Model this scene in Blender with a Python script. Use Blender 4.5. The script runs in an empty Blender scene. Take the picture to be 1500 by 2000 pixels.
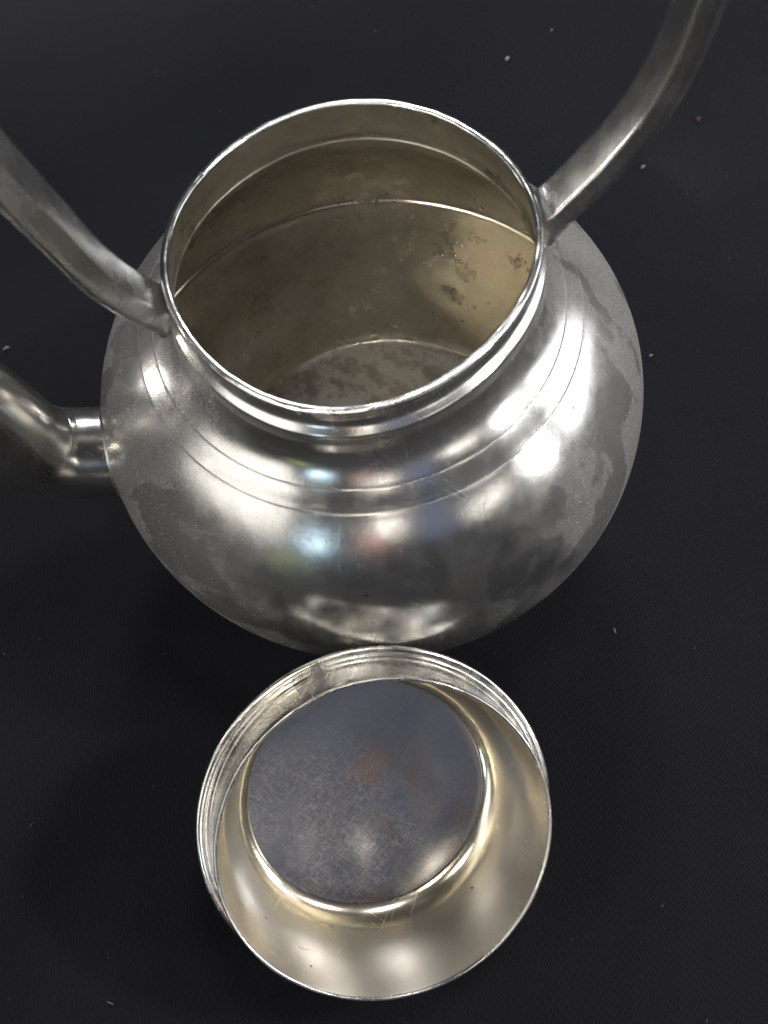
import bpy, bmesh, math, random
from mathutils import Vector, Matrix, noise

# ------------------------------------------------------------------ scene, camera, light
S = 0.045                                   # one unit below = radius of the pot's rim, in metres
SC = bpy.context.scene
COL = SC.collection
random.seed(7)

SC.render.engine = 'CYCLES'
SC.view_settings.view_transform = 'Standard'
SC.view_settings.look = 'None'
SC.view_settings.gamma = 1.0
SC.view_settings.use_curve_mapping = False
SC.view_settings.exposure = 0.0
SC.cycles.max_bounces = 12
SC.cycles.glossy_bounces = 10
SC.cycles.caustics_reflective = True
SC.cycles.blur_glossy = 0.3

CAM_POS = Vector((-0.05400602, -3.76281357, 7.6632863)) * S
R_ = Vector((0.98474559, -0.15760183, -0.07374135))
U_ = Vector((0.17400036, 0.89193903, 0.41733518))
F_ = Vector((0.0, 0.4238, -0.9057558))
cd = bpy.data.cameras.new('camera')
cam = bpy.data.objects.new('camera', cd)
COL.objects.link(cam)
m = Matrix(((R_.x, U_.x, -F_.x, CAM_POS.x), (R_.y, U_.y, -F_.y, CAM_POS.y), (R_.z, U_.z, -F_.z, CAM_POS.z), (0, 0, 0, 1)))
cam.matrix_world = m
cd.sensor_fit = 'HORIZONTAL'
cd.sensor_width = 36.0
cd.lens = 2200 / 1500 * 36
cd.clip_start = 0.01
cd.clip_end = 50
cd.dof.use_dof = True
cd.dof.focus_distance = 7.1 * S
cd.dof.aperture_fstop = 22
SC.camera = cam

W = bpy.data.worlds.new('World')
SC.world = W
W.use_nodes = True
bg = W.node_tree.nodes['Background']
bg.inputs[0].default_value = (0.30, 0.33, 0.42, 1)
bg.inputs[1].default_value = 0.07


def lamp(name, az, el, dist, size, color, watts, aim=(0, -0.6, 1.8), size_y=None, spread=180, roll=0):
    """Area lamp at an azimuth (0 = towards the viewer, + = right) and elevation seen from the pot."""
    a, e = math.radians(az), math.radians(el)
    d = Vector((math.sin(a) * math.cos(e), -math.cos(a) * math.cos(e), math.sin(e)))
    t = Vector(aim) * S
    L = bpy.data.lights.new(name, 'AREA')
    L.shape = 'RECTANGLE' if size_y else 'DISK'
    L.size = size
    if size_y:
        L.size_y = size_y
    L.energy = watts
    L.color = color
    L.spread = math.radians(spread)
    o = bpy.data.objects.new(name, L)
    COL.objects.link(o)
    o.location = t + d * dist
    q = (-d).to_track_quat('-Z', 'Y')
    o.rotation_euler = (q.to_matrix() @ Matrix.Rotation(math.radians(roll), 3, 'Z')).to_euler()
    return o


lamp('window_lamp', 62, 17, 1.2, 0.11, (1.0, 0.99, 0.97), 3.2, size_y=0.15)
lamp('side_softbox', 92, 15, 1.3, 0.75, (0.95, 0.97, 1.0), 5.2, size_y=0.45)
lamp('left_wall_lamp', -64, 25, 1.4, 1.0, (1.0, 0.96, 0.90), 4.6, size_y=0.62)
lamp('left_window_lamp', -110, 9, 1.2, 0.22, (1.0, 0.96, 0.90), 1.5)
lamp('blue_spot_lamp', -30, 18, 1.2, 0.10, (0.60, 0.83, 1.0), 0.5)
lamp('front_spot_lamp', -3, 28, 1.3, 0.16, (1.0, 0.94, 0.86), 0.5)
lamp('streak_lamp', 36, 21, 1.3, 0.36, (1.0, 0.95, 0.88), 0.6, size_y=0.09)
lamp('right_ceiling_lamp', 82, 44, 1.3, 0.10, (1.0, 0.96, 0.90), 6)
lamp('ceiling_lamp', 118, 76, 1.4, 0.22, (1.0, 0.97, 0.93), 5.5)
lamp('added_front_fill', -14, 63, 1.3, 0.16, (1.0, 0.93, 0.80), 0.085, aim=(0, 0, 2.2), spread=30)  # fill added overhead to brighten the inside of the pot
lamp('added_left_fill', -80, 55, 1.4, 0.40, (1.0, 0.95, 0.86), 2.6)  # soft fill added from the left to lift the lid's inner wall
lamp('left_spotlight', -46, 48, 1.3, 0.05, (1.0, 0.90, 0.70), 0.020, aim=(0.05, 0, 2.9), spread=4)
lamp('added_blue_glow', 15, 27, 1.4, 0.30, (0.45, 0.58, 1.0), 0.15, size_y=0.5)  # added emitter standing in for the viewer's blue clothing in the reflections
lamp('added_red_glow', -10, 21, 1.3, 0.10, (1.0, 0.45, 0.35), 0.10)  # added to put a reddish reflection of skin on the metal
lamp('added_yellow_glow', -39, 5, 1.3, 0.25, (0.85, 1.0, 0.30), 0.05, size_y=0.04, roll=20)  # added to make a yellow-green streak in the reflections
lamp('rear_lamp', 168, 36, 1.2, 0.25, (0.92, 0.96, 1.0), 7.5)

# ------------------------------------------------------------------ node helpers


class NT:
    def __init__(self, name):
        self.m = bpy.data.materials.new(name)
        self.m.use_nodes = True
        self.t = self.m.node_tree
        self.t.nodes.clear()
        self.out = self.n('ShaderNodeOutputMaterial')
        self.tc = self.n('ShaderNodeTexCoord')

    def n(self, typ, **kw):
        x = self.t.nodes.new(typ)
        for k, v in kw.items():
            setattr(x, k, v)
        return x

    def l(self, a, b):
        self.t.links.new(a, b)

    def set(self, sock, v):
        if hasattr(v, 'bl_rna') and v.bl_rna.identifier.startswith('NodeSocket'):
            self.l(v, sock)
        else:
            sock.default_value = v

    def map(self, scale=(1, 1, 1), rot=(0, 0, 0), src=None):
        x = self.n('ShaderNodeMapping')
        self.l(src or self.tc.outputs['Object'], x.inputs[0])
        x.inputs['Scale'].default_value = scale
        x.inputs['Rotation'].default_value = rot
        return x.outputs[0]

    def noise(self, scale, detail=4, rough=0.55, vec=None, dist=0.0):
        x = self.n('ShaderNodeTexNoise')
        self.l(vec or self.tc.outputs['Object'], x.inputs['Vector'])
        x.inputs['Scale'].default_value = scale
        x.inputs['Detail'].default_value = detail
        x.inputs['Roughness'].default_value = rough
        x.inputs['Distortion'].default_value = dist
        return x.outputs['Fac']

    def ramp(self, fac, a, b, va=0.0, vb=1.0, smooth=True):
        x = self.n('ShaderNodeMapRange')
        x.interpolation_type = 'SMOOTHSTEP' if smooth else 'LINEAR'
        self.set(x.inputs[0], fac)
        x.inputs[1].default_value = a
        x.inputs[2].default_value = b
        x.inputs[3].default_value = va
        x.inputs[4].default_value = vb
        return x.outputs[0]

    def math(self, op, a, b=0.0, clamp=False):
        x = self.n('ShaderNodeMath', operation=op, use_clamp=clamp)
        self.set(x.inputs[0], a)
        self.set(x.inputs[1], b)
        return x.outputs[0]

    def mix(self, fac, a, b):
        x = self.n('ShaderNodeMix', data_type='RGBA')
        self.set(x.inputs[0], fac)
        self.set(x.inputs[6], a)
        self.set(x.inputs[7], b)
        return x.outputs[2]

    def dots(self, scale, radius, keep):
        """Sparse round specks: 1 inside a speck, 0 elsewhere."""
        v = self.n('ShaderNodeTexVoronoi')
        self.l(self.tc.outputs['Object'], v.inputs['Vector'])
        v.inputs['Scale'].default_value = scale
        d = self.ramp(v.outputs['Distance'], radius * 0.5, radius, 1, 0)
        sep = self.n('ShaderNodeSeparateColor')
        self.l(v.outputs['Color'], sep.inputs[0])
        return self.math('MULTIPLY', d, self.math('LESS_THAN', sep.outputs[0], keep))

    def scratches(self, rot, fine, lo, hi, length=40):
        """Thin bright lines along one direction, broken up."""
        v = self.map((length, fine, length), (0, 0, 0), src=self.map((1, 1, 1), rot))
        a = self.ramp(self.noise(1.0, 2, 0.5, v), lo, hi)
        b = self.ramp(self.noise(120, 2), 0.45, 0.62)
        return self.math('MULTIPLY', a, b)

    def bump(self, h, strength, dist, prev=None):
        x = self.n('ShaderNodeBump')
        x.inputs['Strength'].default_value = strength
        x.inputs['Distance'].default_value = dist
        self.l(h, x.inputs['Height'])
        if prev:
            self.l(prev, x.inputs['Normal'])
        return x.outputs[0]


def c4(c):
    return (c[0], c[1], c[2], 1)


def metal(name, col_a, col_b, rough, rough_var=0.12, dust=0.10, dust_col=(0.36, 0.35, 0.33), speck=0.5,
          wave=0.5, scratch=0.5, blotch=None, pits=True, dust_lo=0.42, dust_hi=0.62, fine=0.25, side=None, lit_patch=None, film_scale=26):
    k = NT(name)
    big = k.noise(38, 5, 0.6)
    med = k.noise(160, 4, 0.6)
    base = k.mix(k.ramp(big, 0.35, 0.68), c4(col_a), c4(col_b))
    if blotch:
        base = k.mix(k.math('MULTIPLY', k.ramp(k.noise(90, 8, 0.72, dist=0.3), 0.40, 0.78), blotch[1]), base, c4(blotch[0]))
    sc1 = k.scratches((0.3, 0.5, 0.6), 2600, 0.66, 0.72)
    sc2 = k.scratches((0.9, -0.3, 2.1), 2600, 0.67, 0.73)
    scr = k.math('MULTIPLY', k.math('ADD', sc1, sc2, True), scratch)
    r = k.math('ADD', k.ramp(med, 0.3, 0.7, -rough_var * 0.5, rough_var * 0.5), rough)
    r = k.math('ADD', r, k.ramp(big, 0.4, 0.65, 0, rough_var))
    r = k.math('ADD', r, k.math('MULTIPLY', scr, 0.25), True)
    p = k.n('ShaderNodeBsdfPrincipled')
    p.inputs['Metallic'].default_value = 1.0
    if pits:
        pit = k.dots(190, 0.10, 0.10)
        base = k.mix(pit, base, (0.05, 0.045, 0.04, 1))
    k.set(p.inputs['Base Color'], base)
    k.set(p.inputs['Roughness'], r)
    b1 = k.bump(k.noise(55, 2, 0.5), 0.35 * wave, 0.0016)
    b2 = k.bump(k.noise(260, 3, 0.6), 0.20 * wave, 0.0005, b1)
    b3 = k.bump(k.noise(2600, 2, 0.6), fine, 0.00005, b2)
    if pits:
        b3 = k.bump(pit, -0.4, 0.0004, b3)
    b3 = k.bump(scr, -0.3, 0.00008, b3)
    k.l(b3, p.inputs['Normal'])
    d = k.n('ShaderNodeBsdfDiffuse')
    d.inputs[0].default_value = c4(dust_col)
    sp = k.math('MULTIPLY', k.dots(820, 0.26, 0.30), k.ramp(k.noise(45, 3), 0.42, 0.6))
    wipe = k.noise(1.0, 3, 0.55, k.map((22, 95, 60), (0, 0, 0), src=k.map((1, 1, 1), (0.4, 0.2, 0.7))))
    film = k.math('ADD', k.math('MULTIPLY', k.noise(film_scale, 3 if film_scale < 60 else 6, 0.5 if film_scale < 60 else 0.7), 0.55), k.math('MULTIPLY', wipe, 0.45))
    if side:                                  # thinner dust in crisp-edged patches paints in the handle's cast shadows
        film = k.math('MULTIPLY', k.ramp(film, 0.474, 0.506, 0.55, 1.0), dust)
    else:
        film = k.math('MULTIPLY', k.ramp(film, dust_lo, dust_hi, 0.3, 1.0), dust)
    grain = k.ramp(k.noise(2400, 2), 0.3, 0.7, 0.7, 1.3)
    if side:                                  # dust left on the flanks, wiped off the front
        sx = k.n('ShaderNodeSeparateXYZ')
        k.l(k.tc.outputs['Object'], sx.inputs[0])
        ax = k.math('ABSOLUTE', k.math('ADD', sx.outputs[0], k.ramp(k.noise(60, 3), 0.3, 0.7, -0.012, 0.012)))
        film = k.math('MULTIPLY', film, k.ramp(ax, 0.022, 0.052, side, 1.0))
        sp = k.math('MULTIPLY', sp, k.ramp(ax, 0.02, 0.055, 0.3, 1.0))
    film = k.math('MULTIPLY', film, grain)
    if lit_patch:                                # golden pool of light painted on the inner wall, with corroded grain
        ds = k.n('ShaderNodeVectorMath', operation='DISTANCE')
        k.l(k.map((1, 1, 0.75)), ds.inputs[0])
        ds.inputs[1].default_value = [c * S for c in lit_patch[0]]
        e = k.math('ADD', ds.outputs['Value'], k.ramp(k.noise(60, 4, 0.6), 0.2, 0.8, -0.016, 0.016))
        e = k.ramp(e, lit_patch[1] * S * 0.55, lit_patch[1] * S, 0.55, 0.0)
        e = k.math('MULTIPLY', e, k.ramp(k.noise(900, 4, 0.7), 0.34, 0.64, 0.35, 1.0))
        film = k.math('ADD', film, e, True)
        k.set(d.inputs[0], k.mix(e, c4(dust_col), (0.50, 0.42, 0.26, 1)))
    f = k.math('ADD', film, k.math('MULTIPLY', sp, speck), True)
    mx = k.n('ShaderNodeMixShader')
    k.l(f, mx.inputs[0])
    k.l(p.outputs[0], mx.inputs[1])
    k.l(d.outputs[0], mx.inputs[2])
    k.l(mx.outputs[0], k.out.inputs[0])
    return k.m


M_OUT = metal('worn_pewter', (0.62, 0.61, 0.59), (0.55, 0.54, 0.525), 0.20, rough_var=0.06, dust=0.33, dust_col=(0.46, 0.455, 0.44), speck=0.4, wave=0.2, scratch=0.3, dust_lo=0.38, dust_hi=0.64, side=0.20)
M_RIM = metal('bright_pewter', (0.74, 0.73, 0.71), (0.62, 0.61, 0.59), 0.20, dust=0.04, speck=0.1, wave=0.8, scratch=1.0)
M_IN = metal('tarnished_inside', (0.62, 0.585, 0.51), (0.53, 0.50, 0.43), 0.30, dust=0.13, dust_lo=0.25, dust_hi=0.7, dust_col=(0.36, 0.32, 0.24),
             speck=0.1, wave=0.6, blotch=((0.26, 0.23, 0.18), 0.6), lit_patch=((1.15, 0.95, 0.49), 0.75))
M_FLOOR = metal('corroded_floor', (0.30, 0.275, 0.24), (0.22, 0.20, 0.17), 0.40, dust=0.85, dust_lo=0.45, dust_hi=0.53, dust_col=(0.50, 0.49, 0.47), speck=0.5, film_scale=230, wave=1.0, fine=0.6)
M_HAND = metal('dull_pewter', (0.68, 0.67, 0.65), (0.62, 0.61, 0.59), 0.24, rough_var=0.05, dust=0.09, speck=0.15, wave=0.35, pits=False)
M_SOLDER = metal('soft_solder', (0.56, 0.55, 0.54), (0.50, 0.49, 0.48), 0.33, rough_var=0.06, dust=0.10, speck=0.1, wave=0.8, pits=False)
M_SPOUT = metal('spout_pewter', (0.60, 0.58, 0.55), (0.52, 0.505, 0.48), 0.18, rough_var=0.05, dust=0.10, speck=0.3, wave=0.3)
M_LIN = metal('lid_inside', (0.78, 0.715, 0.58), (0.735, 0.685, 0.575), 0.175, rough_var=0.03, dust=0.09, speck=0.0, wave=0.22, dust_lo=0.2, dust_hi=0.8, dust_col=(0.58, 0.54, 0.45))
M_LOUT = metal('lid_collar', (0.74, 0.72, 0.68), (0.64, 0.62, 0.59), 0.20, dust=0.05, speck=0.1, wave=0.45, scratch=1.0)


def lid_floor_material():
    k = NT('lid_floor')
    big = k.noise(45, 3, 0.5)
    base = k.mix(k.ramp(big, 0.2, 0.8), (0.27, 0.285, 0.32, 1), (0.20, 0.21, 0.245, 1))
    gd = k.n('ShaderNodeVectorMath', operation='DISTANCE')
    k.l(k.tc.outputs['Object'], gd.inputs[0])
    gd.inputs[1].default_value = (0.15 * S, 0.01 * S, -0.703 * S)
    spot = k.ramp(gd.outputs['Value'], 0.10 * S, 0.42 * S, 1, 0)
    rim_d = k.n('ShaderNodeVectorMath', operation='DISTANCE')
    k.l(k.tc.outputs['Object'], rim_d.inputs[0])
    rim_d.inputs[1].default_value = (-0.20 * S, 0.25 * S, -0.703 * S)
    edge = k.ramp(rim_d.outputs['Value'], 0.72 * S, 0.98 * S, 0, 0.5)
    rust = k.math('MULTIPLY', k.math('ADD', spot, edge, True), k.ramp(k.noise(70, 5, 0.6, dist=0.4), 0.40, 0.66))
    base = k.mix(k.math('MULTIPLY', rust, 0.6), base, (0.34, 0.17, 0.09, 1))
    def hair(rot, fine, length, lo, hi):
        v = k.map((length, fine, length), src=k.map((1, 1, 1), (0, 0, rot)))
        return k.ramp(k.noise(1.0, 2, 0.6, v), lo, hi)
    h1 = hair(0.80, 3300, 260, 0.53, 0.74)
    h2 = hair(-0.70, 3300, 260, 0.53, 0.74)
    h3 = hair(1.35, 3300, 420, 0.56, 0.76)
    h4 = hair(0.15, 3300, 420, 0.56, 0.76)
    sy = k.n('ShaderNodeSeparateXYZ')
    k.l(k.tc.outputs['Object'], sy.inputs[0])
    zone = k.math('MULTIPLY', k.ramp(k.noise(55, 4, 0.55), 0.3, 0.7, 0.45, 1.1), k.ramp(k.math('ADD', sy.outputs[1], k.math('MULTIPLY', sy.outputs[0], 0.6)), -0.55 * S, 0.55 * S, 1.0, 0.25))  # scratches thickened lower left to paint in the lamps' reflection
    scr = k.math('MULTIPLY', k.math('ADD', k.math('ADD', h1, h2), k.math('ADD', h3, h4), True), zone)
    p = k.n('ShaderNodeBsdfPrincipled')
    p.inputs['Metallic'].default_value = 1
    base = k.mix(k.math('MULTIPLY', scr, 0.6), base, (0.66, 0.60, 0.56, 1))
    k.set(p.inputs['Base Color'], base)
    k.set(p.inputs['Roughness'], k.math('ADD', k.ramp(k.noise(140, 4), 0.3, 0.7, 0.30, 0.38), k.math('MULTIPLY', scr, 0.15)))
    b = k.bump(k.noise(60, 3), 0.3, 0.0012)
    b = k.bump(k.noise(900, 3), 0.25, 0.0001, b)
    b = k.bump(scr, -0.5, 0.00012, b)
    k.l(b, p.inputs['Normal'])
    d = k.n('ShaderNodeBsdfDiffuse')
    k.set(d.inputs[0], k.mix(rust, (0.24, 0.25, 0.28, 1), (0.24, 0.19, 0.165, 1)))
    f = k.math('MULTIPLY', k.ramp(k.noise(1500, 2, 0.6), 0.30, 0.75, 0.45, 1.0), k.ramp(k.noise(22, 2, 0.4), 0.35, 0.65, 0.04, 0.16))
    f = k.math('ADD', f, k.math('MULTIPLY', scr, 0.22), True)
    mx = k.n('ShaderNodeMixShader')
    k.l(f, mx.inputs[0])
    k.l(p.outputs[0], mx.inputs[1])
    k.l(d.outputs[0], mx.inputs[2])
    k.l(mx.outputs[0], k.out.inputs[0])
    return k.m


M_LFLOOR = lid_floor_material()


def cloth_material():
    k = NT('black_knit_cloth')
    p = k.n('ShaderNodeBsdfPrincipled')
    w = k.n('ShaderNodeTexWave', wave_type='BANDS', bands_direction='X')
    k.l(k.map((1, 1, 1), (0, 0, -0.06)), w.inputs['Vector'])
    w.inputs['Scale'].default_value = 420
    w.inputs['Distortion'].default_value = 2.5
    w.inputs['Detail'].default_value = 2
    w.inputs['Detail Scale'].default_value = 3
    fib = k.noise(2600, 3, 0.7)
    big = k.noise(14, 4)
    col = k.mix(k.ramp(fib, 0.35, 0.75), (0.0031, 0.0035, 0.0054, 1), (0.0088, 0.0098, 0.0148, 1))
    col = k.mix(k.ramp(big, 0.3, 0.7, 0, 0.35), col, (0.010, 0.0105, 0.0135, 1))
    k.set(p.inputs['Base Color'], col)
    p.inputs['Roughness'].default_value = 0.9
    p.inputs['Specular IOR Level'].default_value = 0.15
    p.inputs['Sheen Weight'].default_value = 0.05
    p.inputs['Sheen Roughness'].default_value = 0.5
    b = k.bump(w.outputs['Fac'], 0.7, 0.0003)
    b = k.bump(fib, 0.5, 0.0003, b)
    k.l(b, p.inputs['Normal'])
    k.l(p.outputs[0], k.out.inputs[0])
    return k.m


M_CLOTH = cloth_material()


def plain(name, col, rough=0.8):
    k = NT(name)
    p = k.n('ShaderNodeBsdfPrincipled')
    k.set(p.inputs['Base Color'], k.mix(k.noise(4000, 2), c4([c * 0.75 for c in col]), c4(col)))
    p.inputs['Roughness'].default_value = rough
    k.l(p.outputs[0], k.out.inputs[0])
    return k.m


M_WHITE = plain('white_lint', (0.32, 0.32, 0.35))
M_GREY = plain('grey_lint', (0.20, 0.19, 0.185))
M_RED = plain('red_lint', (0.09, 0.026, 0.026))

# ------------------------------------------------------------------ mesh helpers


def spline(pts, n):
    """Catmull-Rom through the points (tuples), n samples per span."""
    P = [Vector(p) for p in pts]
    P = [P[0] * 2 - P[1]] + P + [P[-1] * 2 - P[-2]]
    out = []
    for i in range(1, len(P) - 2):
        a, b, c, d = P[i - 1], P[i], P[i + 1], P[i + 2]
        for j in range(n):
            t = j / n
            out.append(0.5 * ((2 * b) + (c - a) * t + (2 * a - 5 * b + 4 * c - d) * t * t + (3 * b - a - 3 * c + d) * t ** 3))
    out.append(P[-2].copy())
    return out


def link(name, me, mats, parent=None):
    o = bpy.data.objects.new(name, me)
    for x in mats if isinstance(mats, (list, tuple)) else [mats]:
        me.materials.append(x)
    COL.objects.link(o)
    if parent:
        o.parent = parent
    return o


def empty(name, loc, label, cat):
    o = bpy.data.objects.new(name, None)
    o.empty_display_size = 0.02
    COL.objects.link(o)
    o.location = loc
    o['label'] = label
    o['category'] = cat
    return o


def lathe(name, prof, mats, parent, seg=240, warp=None, matfn=None, closed=False, smooth_angle=40):
    """Surface of revolution; prof is a list of (r, z) in rim radii. warp(r, th, z) -> (r, z)."""
    bm = bmesh.new()
    rings = []
    for r, z in prof:
        if r < 1e-6:
            rings.append([bm.verts.new((0, 0, z * S))])
            continue
        ring = []
        for i in range(seg):
            th = 2 * math.pi * i / seg
            rr, zz = warp(r, th, z) if warp else (r, z)
            ring.append(bm.verts.new((rr * math.cos(th) * S, rr * math.sin(th) * S, zz * S)))
        rings.append(ring)
    idx = list(range(len(rings) - 1)) + ([len(rings) - 1] if closed else [])
    for i in idx:
        a, b = rings[i], rings[(i + 1) % len(rings)]
        mi = matfn(i) if matfn else 0
        for j in range(seg):
            j2 = (j + 1) % seg
            if len(a) == 1:
                f = bm.faces.new((a[0], b[j2], b[j]))
            elif len(b) == 1:
                f = bm.faces.new((a[j], a[j2], b[0]))
            else:
                f = bm.faces.new((a[j], a[j2], b[j2], b[j]))
            f.smooth = True
            f.material_index = mi
    bmesh.ops.recalc_face_normals(bm, faces=bm.faces)
    me = bpy.data.meshes.new(name)
    bm.to_mesh(me)
    bm.free()
    return link(name, me, mats, parent)


def sweep(name, path, sections, mats, parent, cap=True):
    """path: list of (point, x_axis, y_axis); sections: list of 2-D loops, one per path point."""
    bm = bmesh.new()
    rings = []
    for (p, ax, ay), sec in zip(path, sections):
        rings.append([bm.verts.new((p + ax * u + ay * v) * S) for u, v in sec])
    n = len(rings[0])
    for a, b in zip(rings[:-1], rings[1:]):
        for j in range(n):
            f = bm.faces.new((a[j], a[(j + 1) % n], b[(j + 1) % n], b[j]))
            f.smooth = True
    if cap:
        bm.faces.new(rings[0])
        bm.faces.new(rings[-1])
    bmesh.ops.recalc_face_normals(bm, faces=bm.faces)
    me = bpy.data.meshes.new(name)
    bm.to_mesh(me)
    bm.free()
    return link(name, me, mats, parent)


# ------------------------------------------------------------------ the cloth
def cloth_height(x, y):
    d = math.hypot(x, y)
    k = min(1.0, max(0.0, (d - 2.6) / 2.0))
    z = 0.05 * k * (noise.noise(Vector((x * 0.25, y * 0.25, 1.3))) + 0.3 * noise.noise(Vector((x * 0.8, y * 0.8, 4.1))))
    q = y - (5.2 + 0.28 * x)                 # a soft fold behind the pot
    return z + 0.45 * math.exp(-(q / 1.5) ** 2) * min(1.0, max(0.0, (d - 2.8) / 1.5))


def cloth():
    bm = bmesh.new()
    n = 220
    half = 24.0
    vs = []
    for j in range(n + 1):
        row = []
        for i in range(n + 1):
            x = half * (2 * i / n - 1)
            y = half * (2 * j / n - 1)
            z = cloth_height(x, y)
            row.append(bm.verts.new((x * S, y * S, z * S - 0.0003)))
        vs.append(row)
    for j in range(n):
        for i in range(n):
            f = bm.faces.new((vs[j][i], vs[j][i + 1], vs[j + 1][i + 1], vs[j + 1][i]))
            f.smooth = True
    me = bpy.data.meshes.new('backdrop_cloth')
    bm.to_mesh(me)
    bm.free()
    o = link('backdrop_cloth', me, M_CLOTH)
    o['kind'] = 'structure'
    return o


cloth()

# ------------------------------------------------------------------ the teapot
RE, ZE, AU, AD, EU, ED = 1.709, 1.447, 1.319, 1.454, 0.988, 0.92
HW = [0.0127, -0.0015, -0.0009, 0.0115, 0.0044, 0.0055, 0.0074, -0.0056]


def pot_warp(r, th, z):
    """The rim is slightly out of round, the belly has the unevenness of handwork."""
    t = min(1.0, max(0.0, (z - 2.35) / 0.45))
    t = t * t * (3 - 2 * t)
    w = sum(HW[2 * i] * math.cos((i + 1) * th) + HW[2 * i + 1] * math.sin((i + 1) * th) for i in range(4))
    e = noise.noise(Vector((math.cos(th) * 1.6, math.sin(th) * 1.6, z * 1.4)))
    k = min(1.0, r / 0.5)
    zz = z + t * (-0.0032 * math.cos(th) - 0.0009 * math.sin(th))
    if z > 2.9:
        zz += 0.005 * noise.noise(Vector((math.cos(th) * 7, math.sin(th) * 7, 9))) + 0.0008 * noise.noise(Vector((math.cos(th) * 26, math.sin(th) * 26, 4)))
        w += 0.0015 * noise.noise(Vector((math.cos(th) * 16, math.sin(th) * 16, 14)))
    return r + k * (t * w + 0.006 * e * (1 - t * 0.6)), zz


def belly(deg):
    x = math.radians(deg)
    c, s = math.cos(x), math.sin(x)
    if s >= 0:
        return RE * c ** EU, ZE + AU * s ** EU
    return RE * c ** ED, ZE - AD * abs(s) ** ED


def groove(prof, r0, w, dep):
    """Cut a fine engraved line into the shoulder at radius r0."""
    k = next(i for i in range(len(prof) - 1) if prof[i][1] > ZE and prof[i][0] >= r0 > prof[i + 1][0])
    (ra, za), (rb, zb) = prof[k], prof[k + 1]
    L = math.hypot(rb - ra, zb - za)
    tx, tz = (rb - ra) / L, (zb - za) / L
    nx, nz = tz, -tx
    f = (r0 - ra) / (rb - ra)
    c = (r0, za + (zb - za) * f)
    cut = [(c[0] + tx * w * q + nx * dd, c[1] + tz * w * q + nz * dd)
           for q, dd in ((-1.6, 0.0), (-0.9, 0.0003), (-0.5, -0.2 * dep), (-0.15, -dep), (0.15, -dep), (0.5, -0.2 * dep), (0.9, 0.0003), (1.6, 0.0))]
    keep = lambda p: math.hypot(p[0] - c[0], p[1] - c[1]) > w * 2.2
    return [p for p in prof[:k + 1] if keep(p)] + cut + [p for p in prof[k + 1:] if keep(p)]


low = [(0.0, 0.05), (0.9, 0.05), (1.05, 0.045), (1.10, 0.0), (1.22, 0.0), (1.29, 0.02), (1.35, 0.10)]
low_curve = [tuple(v) for v in spline([(1.35, 0.10), (1.43, 0.30), (1.515, 0.56), belly(-25)], 6)][1:]
mid = [belly(d) for d in range(-23, 44, 2)]
shoulder = [tuple(v) for v in spline([belly(43), belly(46), (1.125, 2.462), (1.075, 2.522), (1.04, 2.585), (1.022, 2.65)], 7)][1:]
neck = [tuple(v) for v in spline([(1.022, 2.65), (1.020, 2.69), (1.025, 2.715), (1.029, 2.735), (1.025, 2.757), (1.008, 2.775), (0.985, 2.80), (0.972, 2.835),
                                  (0.972, 2.862), (0.984, 2.884), (0.997, 2.905), (1.001, 2.925), (0.996, 2.943), (0.983, 2.951), (0.968, 2.952), (0.957, 2.945), (0.954, 2.93)], 4)][1:]
outer = low + low_curve + mid + shoulder
outer = groove(outer, 1.273, 0.0048, 0.006)
outer = groove(outer, 1.169, 0.0048, 0.006)
n_rim_start = len(outer) + int(4 * 8.5)
outer = outer + neck
inner = [tuple(v) for v in spline([(0.954, 2.93), (0.955, 2.89), (0.962, 2.83), (0.978, 2.77), (0.998, 2.71), (1.006, 2.67), (1.002, 2.64), (0.995, 2.625)], 5)][1:]
n_in_start = len(outer) - 1
inner += [tuple(v) for v in spline([(0.995, 2.625), (1.004, 2.60), (1.05, 2.53), (1.13, 2.42), (1.24, 2.31), (1.37, 2.15), (1.50, 1.95), (1.61, 1.68), (1.665, 1.40), (1.668, 1.335)], 6)][1:]
inner += [(1.667, 1.326), (1.669, 1.319), (1.668, 1.313), (1.658, 1.309), (1.652, 1.300)]
inner += [tuple(v) for v in spline([(1.650, 1.297), (1.645, 1.2), (1.595, 0.95), (1.505, 0.70), (1.415, 0.43), (1.345, 0.22), (1.31, 0.14), (1.27, 0.098)], 6)][1:]
n_floor = len(outer) + len(inner) - 1
inner += [(1.22, 0.088), (1.0, 0.085), (0.7, 0.083), (0.35, 0.082), (0.0, 0.082)]
prof = outer + inner

pot = empty('teapot', (0, 0, 0), 'round bellied pewter teapot standing open with tall bail handle and spout', 'teapot')


def pot_mat(i):
    if i >= n_floor:
        return 3
    if i >= n_in_start:
        return 2
    if i >= n_rim_start:
        return 1
    return 0


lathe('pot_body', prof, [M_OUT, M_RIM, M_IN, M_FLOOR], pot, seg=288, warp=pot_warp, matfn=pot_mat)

# spout: leaves the belly level, turns up at a tight elbow
PH = math.radians(4)


def in_plane(ph, s, z):
    return Vector((s * math.cos(ph), s * math.sin(ph), z))


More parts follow.
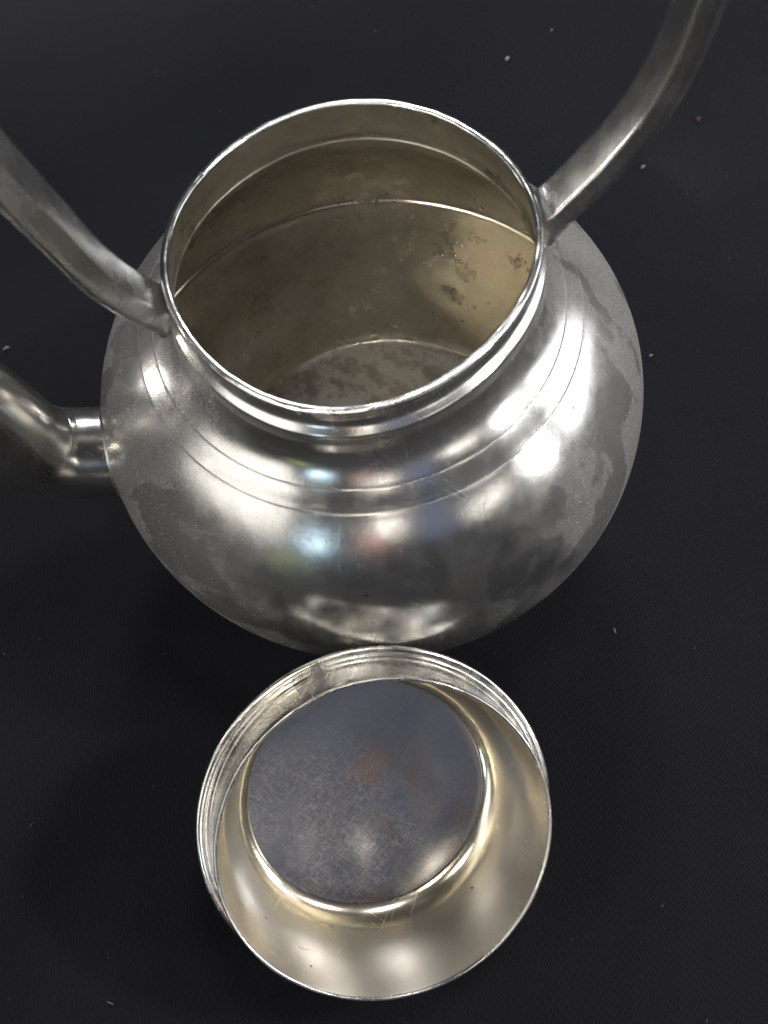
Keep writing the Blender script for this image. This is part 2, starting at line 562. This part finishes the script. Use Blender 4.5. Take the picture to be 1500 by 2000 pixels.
sp_pts = [(-1.60, 1.43, 0.300), (-1.69, 1.465, 0.290), (-1.83, 1.525, 0.287), (-1.97, 1.595, 0.284), (-2.075, 1.70, 0.280), (-2.135, 1.86, 0.273), (-2.16, 2.05, 0.263), (-2.185, 2.24, 0.252),
          (-2.23, 2.48, 0.235), (-2.34, 2.74, 0.205), (-2.49, 2.93, 0.175), (-2.61, 3.01, 0.155)]
sp = spline(sp_pts, 6)
path, secs = [], []
perp = Vector((math.sin(PH), -math.cos(PH), 0))
for i, v in enumerate(sp):
    a, b = sp[max(0, i - 1)], sp[min(len(sp) - 1, i + 1)]
    t = in_plane(PH, b.x - a.x, b.y - a.y).normalized()
    nn = perp.cross(t).normalized()
    path.append((in_plane(PH, v.x, v.y), perp, nn))
    secs.append([(v.z * math.cos(2 * math.pi * j / 48), v.z * 1.02 * math.sin(2 * math.pi * j / 48)) for j in range(48)])
# open mouth: a second wall inside the last third
for v, pp in list(zip(sp, path))[::-1][:24]:
    path.append(pp)
    q = max(0.05, v.z - 0.03)
    secs.append([(q * math.cos(2 * math.pi * j / 48), q * math.sin(2 * math.pi * j / 48)) for j in range(48)])
spout = sweep('spout', path, secs, M_SPOUT, pot, cap=False)

# solder ring where the spout meets the belly
ring = []
rs = []
for k, (s, r) in enumerate([(-1.60, 0.296), (-1.65, 0.297), (-1.68, 0.2963), (-1.70, 0.2935), (-1.71, 0.287)]):
    z = 1.465 + (s + 1.69) * 0.45
    ring.append((in_plane(PH, s, z), perp, Vector((0, 0, 1))))
    rs.append([(r * math.cos(2 * math.pi * j / 64) * (1 + 0.006 * math.sin(5 * j)), r * 1.02 * math.sin(2 * math.pi * j / 64)) for j in range(64)])
sweep('spout_seam', ring, rs, M_SOLDER, spout, cap=False)

# bail handle
HP = math.radians(4)
h_pts = [(-1.03, 2.74), (-1.06, 2.82), (-1.105, 2.90), (-1.175, 3.03), (-1.265, 3.26), (-1.34, 3.58), (-1.40, 3.84), (-1.44, 4.02), (-1.52, 4.5), (-1.50, 4.95), (-1.28, 5.38), (-0.72, 5.68), (0.1, 5.78),
         (0.9, 5.66), (1.45, 5.32), (1.68, 4.9), (1.74, 4.45), (1.70, 4.05), (1.645, 3.74), (1.55, 3.46), (1.41, 3.22), (1.27, 3.04), (1.16, 2.91), (1.08, 2.82), (1.04, 2.75)]
hp = spline(h_pts, 8)


def handle_section(w, d, inner_w):
    """Strap with a flat inner face, a bevel along each side and a rounded back (v > 0 is the inner side)."""
    h, e = inner_w / 2, 0.007
    v0, v1 = d * 0.42, -d * 0.05
    right = [(h - 3 * e, v0), (h - e, v0 - 0.0007), (h, v0 - 0.003), (h + e, v0 - 0.008)]
    right += [(h + (w / 2 - h) * t, v0 - 0.008 + (v1 - v0 + 0.008) * t ** 1.15) for t in (0.35, 0.65, 0.9)]
    right += [(w / 2, v1 - 0.006), (w / 2 - 0.002, v1 - 0.014)]
    back = [(w / 2 * 0.985 * math.cos(math.pi * k / 10), v1 - 0.016 - d * 0.5 * math.sin(math.pi * k / 10)) for k in range(0, 11)]
    left = [(-u, v) for u, v in right[::-1]]
    return [(-h * 0.5, v0 + 0.002), (0, v0 + 0.003), (h * 0.5, v0 + 0.002)] + right + back + left


path, secs = [], []
hperp = Vector((math.sin(HP), -math.cos(HP), 0))
N = len(hp)
for i, v in enumerate(hp):
    a, b = hp[max(0, i - 1)], hp[min(N - 1, i + 1)]
    t = in_plane(HP, b.x - a.x, b.y - a.y).normalized()
    nn = hperp.cross(t).normalized()
    mid_dir = in_plane(HP, 0.1 - v.x, 4.0 - v.y)
    if nn.dot(mid_dir) < 0:
        nn = -nn
    f = min(i, N - 1 - i) / 8.0
    flare = max(0.0, 1 - f / 1.5)
    wob = 0.006 * noise.noise(Vector((i * 0.21, 0, 0)))
    w = 0.285 + (0.125 * min(1.0, f / 6.5) if i < N / 2 else 0.0) + wob
    end = min(1.0, 0.62 + 0.38 * f / 0.9)            # the ends thin out where they are soldered on
    secs.append(handle_section(w, 0.155 * end, w * (0.60 if i < N / 2 else 0.74)))
    path.append((in_plane(HP, v.x, v.y), hperp, nn))
handle = sweep('bail_handle', path, secs, M_HAND, pot)


def joint(sgn):
    """Lump of solder that fixes one end of the handle to the neck."""
    n = 17
    base = hp[:n] if sgn < 0 else hp[::-1][:n]
    pa, se = [], []
    for k, v in enumerate(base):
        nx, pv = base[min(k + 1, n - 1)], base[max(k - 1, 0)]
        t = in_plane(HP, nx.x - pv.x, nx.y - pv.y).normalized()
        nn = hperp.cross(t).normalized()
        if nn.dot(in_plane(HP, 0.1 - v.x, 4.0 - v.y)) < 0:
            nn = -nn
        f = k / 8.0
        w = 0.285 + (0.125 * min(1.0, f / 6.5) if sgn < 0 else 0.0)
        g = 0.008 + 0.03 * max(0.0, 1 - k / 6) ** 2 - 0.016 * (k / (n - 1)) ** 4
        g += 0.003 * noise.noise(Vector((k * 0.5, sgn * 3, 2)))
        end = min(1.0, 0.62 + 0.38 * f / 0.9)
        se.append(handle_section(w + g, (0.155 + 0.9 * min(g, 0.01)) * end, (w + g) * (0.60 if sgn < 0 else 0.74)))
        pa.append((in_plane(HP, v.x, v.y), hperp, nn))
    o = sweep('solder_joint', pa, se, M_SOLDER, handle)
    return o


joint(-1)
joint(1)

# ------------------------------------------------------------------ the lid, upside down, leaning on the belly
LC = Vector((-0.356, -2.745, 1.165))
ta, tb = 0.632, 0.152
nz = Vector((math.sin(tb), -math.sin(ta) * math.cos(tb), math.cos(ta) * math.cos(tb)))
ux = Vector((0, 1, 0)).cross(nz).normalized()
vy = nz.cross(ux)
lid = empty('loose_lid', LC * S, 'upturned pewter lid with deep collar and dark scratched floor leaning against the teapot', 'lid')
lid.rotation_euler = Matrix((ux, vy, nz)).transposed().to_euler()


def lid_warp(r, th, z):
    e = noise.noise(Vector((math.cos(th) * 1.3 + 5, math.sin(th) * 1.3, z * 1.2)))
    k = min(1.0, r / 0.5)
    zz = z
    if z > -0.03:
        zz += 0.004 * noise.noise(Vector((math.cos(th) * 5, math.sin(th) * 5, 3)))
    return r + k * (0.005 * e), zz


shell_in = [tuple(v) for v in spline([(0.705, -0.7035), (0.745, -0.696), (0.785, -0.672), (0.823, -0.628), (0.860, -0.565), (0.895, -0.48), (0.918, -0.38), (0.930, -0.29), (0.938, -0.18),
                                      (0.942, -0.06), (0.944, -0.012), (0.950, 0.0)], 6)]
n_lip = len(shell_in) - 8
shell_out = [tuple(v) for v in spline([(0.950, 0.0), (0.960, 0.002), (0.966, -0.006), (0.968, -0.03), (0.969, -0.12), (0.972, -0.22), (0.975, -0.31), (0.968, -0.36), (0.955, -0.42), (0.925, -0.52),
                                       (0.875, -0.64), (0.82, -0.72), (0.74, -0.765), (0.60, -0.785), (0.30, -0.80), (0.0, -0.805)], 5)][1:]
lathe('lid_shell', shell_in + shell_out, [M_LIN, M_LOUT], lid, seg=240, warp=lid_warp, matfn=lambda i: 0 if i < n_lip else 1)
flange = [(0.955, -0.33)] + [tuple(v) for v in spline([(0.965, -0.300), (0.985, -0.292), (1.005, -0.291), (1.012, -0.297), (1.020, -0.296), (1.036, -0.297), (1.050, -0.303), (1.056, -0.316),
                                                       (1.054, -0.332), (1.04, -0.345), (1.0, -0.36), (0.96, -0.37)], 4)]
lathe('lid_flange', flange, [M_LOUT], lid, seg=240, warp=lid_warp, closed=True)
floor_prof = [(0.739, -0.706), (0.737, -0.6965), (0.730, -0.698), (0.70, -0.7015), (0.5, -0.703), (0.25, -0.703), (0.0, -0.703)]
lathe('floor_disc', floor_prof, [M_LFLOOR], lid, seg=240, warp=lid_warp)

# ------------------------------------------------------------------ lint on the cloth
CAMI = m.inverted()


def cloth_point(px, py):
    """Point of the table under a pixel of the 1500 x 2000 photograph."""
    d = F_ * 2200 + R_ * (px - 750) - U_ * (py - 1000)
    z = 0.0
    for _ in range(12):
        p = CAM_POS + d * ((z - CAM_POS.z) / d.z)
        z = cloth_height(p.x / S, p.y / S) * S
    return Vector((p.x, p.y, z + 0.0002))


def fleck(px, py, L, w, ang, mat, label):
    bm = bmesh.new()
    n = 7
    rows = []
    for i in range(n):
        t = i / (n - 1)
        x = (t - 0.5) * L
        r = w * math.sin(math.pi * (0.08 + 0.84 * t)) * (0.8 + 0.4 * random.random())
        y = 0.25 * L * math.sin(t * 2.4 + ang)
        z = w * 0.6 + 0.15 * L * math.sin(math.pi * t)
        rows.append([bm.verts.new((x, y + r * math.cos(a), z + r * 0.6 * math.sin(a))) for a in [k * math.pi / 3 for k in range(6)]])
    for a, b in zip(rows[:-1], rows[1:]):
        for j in range(6):
            f = bm.faces.new((a[j], a[(j + 1) % 6], b[(j + 1) % 6], b[j]))
            f.smooth = True
    bm.faces.new(rows[0])
    bm.faces.new(rows[-1])
    bmesh.ops.recalc_face_normals(bm, faces=bm.faces)
    me = bpy.data.meshes.new('lint_fleck')
    bm.to_mesh(me)
    bm.free()
    o = link('lint_fleck', me, mat)
    o.location = cloth_point(px, py)
    o.rotation_euler = (0, 0, ang)
    o['label'] = label
    o['category'] = 'lint'
    o['group'] = 'flecks of lint on the black cloth'
    return o


fleck(992, 117, 0.0022, 0.00075, 1.3, M_WHITE, 'bright white lint fleck on cloth behind the pot rim, biggest near the top edge')
fleck(1257, 329, 0.0022, 0.0007, 1.0, M_GREY, 'pale grey lint fleck on cloth just right of the right handle limb')
fleck(1363, 236, 0.0022, 0.0009, 1.9, M_RED, 'dull red lint fleck on cloth to the right of the handle')
fleck(1078, 60, 0.0016, 0.0004, 1.6, M_GREY, 'thin grey lint sliver on cloth between the white fleck and the handle')
fleck(65, 1612, 0.0024, 0.00025, 1.1, M_RED, 'red thread of lint on cloth at the left edge below the teapot')
fleck(1272, 697, 0.0016, 0.0005, 0.6, M_GREY, 'grey lint crumb on cloth close beside the right side of the belly')
fleck(1200, 1233, 0.0018, 0.0003, 2.2, M_GREY, 'tan lint fibre on cloth right of the lid and below the belly')
fleck(14, 684, 0.0026, 0.0006, 0.2, M_GREY, 'grey lint curl on cloth above the spout at the left edge')

# fine dust and short fibres: nobody could count them
bm = bmesh.new()
for i in range(200):
    px, py = random.uniform(-100, 1600), random.uniform(-100, 2100)
    p = cloth_point(px, py)
    s = random.uniform(0.00006, 0.00014) * (2.0 if random.random() < 0.06 else 1)
    L = s * random.choice((1, 1, 1.5, 4))
    a = random.uniform(0, math.pi)
    ca, sa = math.cos(a), math.sin(a)
    b = [bm.verts.new((p.x + ca * u * L - sa * v * s, p.y + sa * u * L + ca * v * s, p.z - 0.0001)) for u, v in ((-1, -.6), (1, -.6), (1, .6), (-1, .6))]
    c = bm.verts.new((p.x, p.y, p.z + s))
    for j in range(4):
        bm.faces.new((b[j], b[(j + 1) % 4], c))
me = bpy.data.meshes.new('cloth_dust')
bm.to_mesh(me)
bm.free()
o = link('cloth_dust', me, M_GREY)
o['kind'] = 'stuff'
o['label'] = 'fine pale dust specks and short fibres scattered over the black cloth'
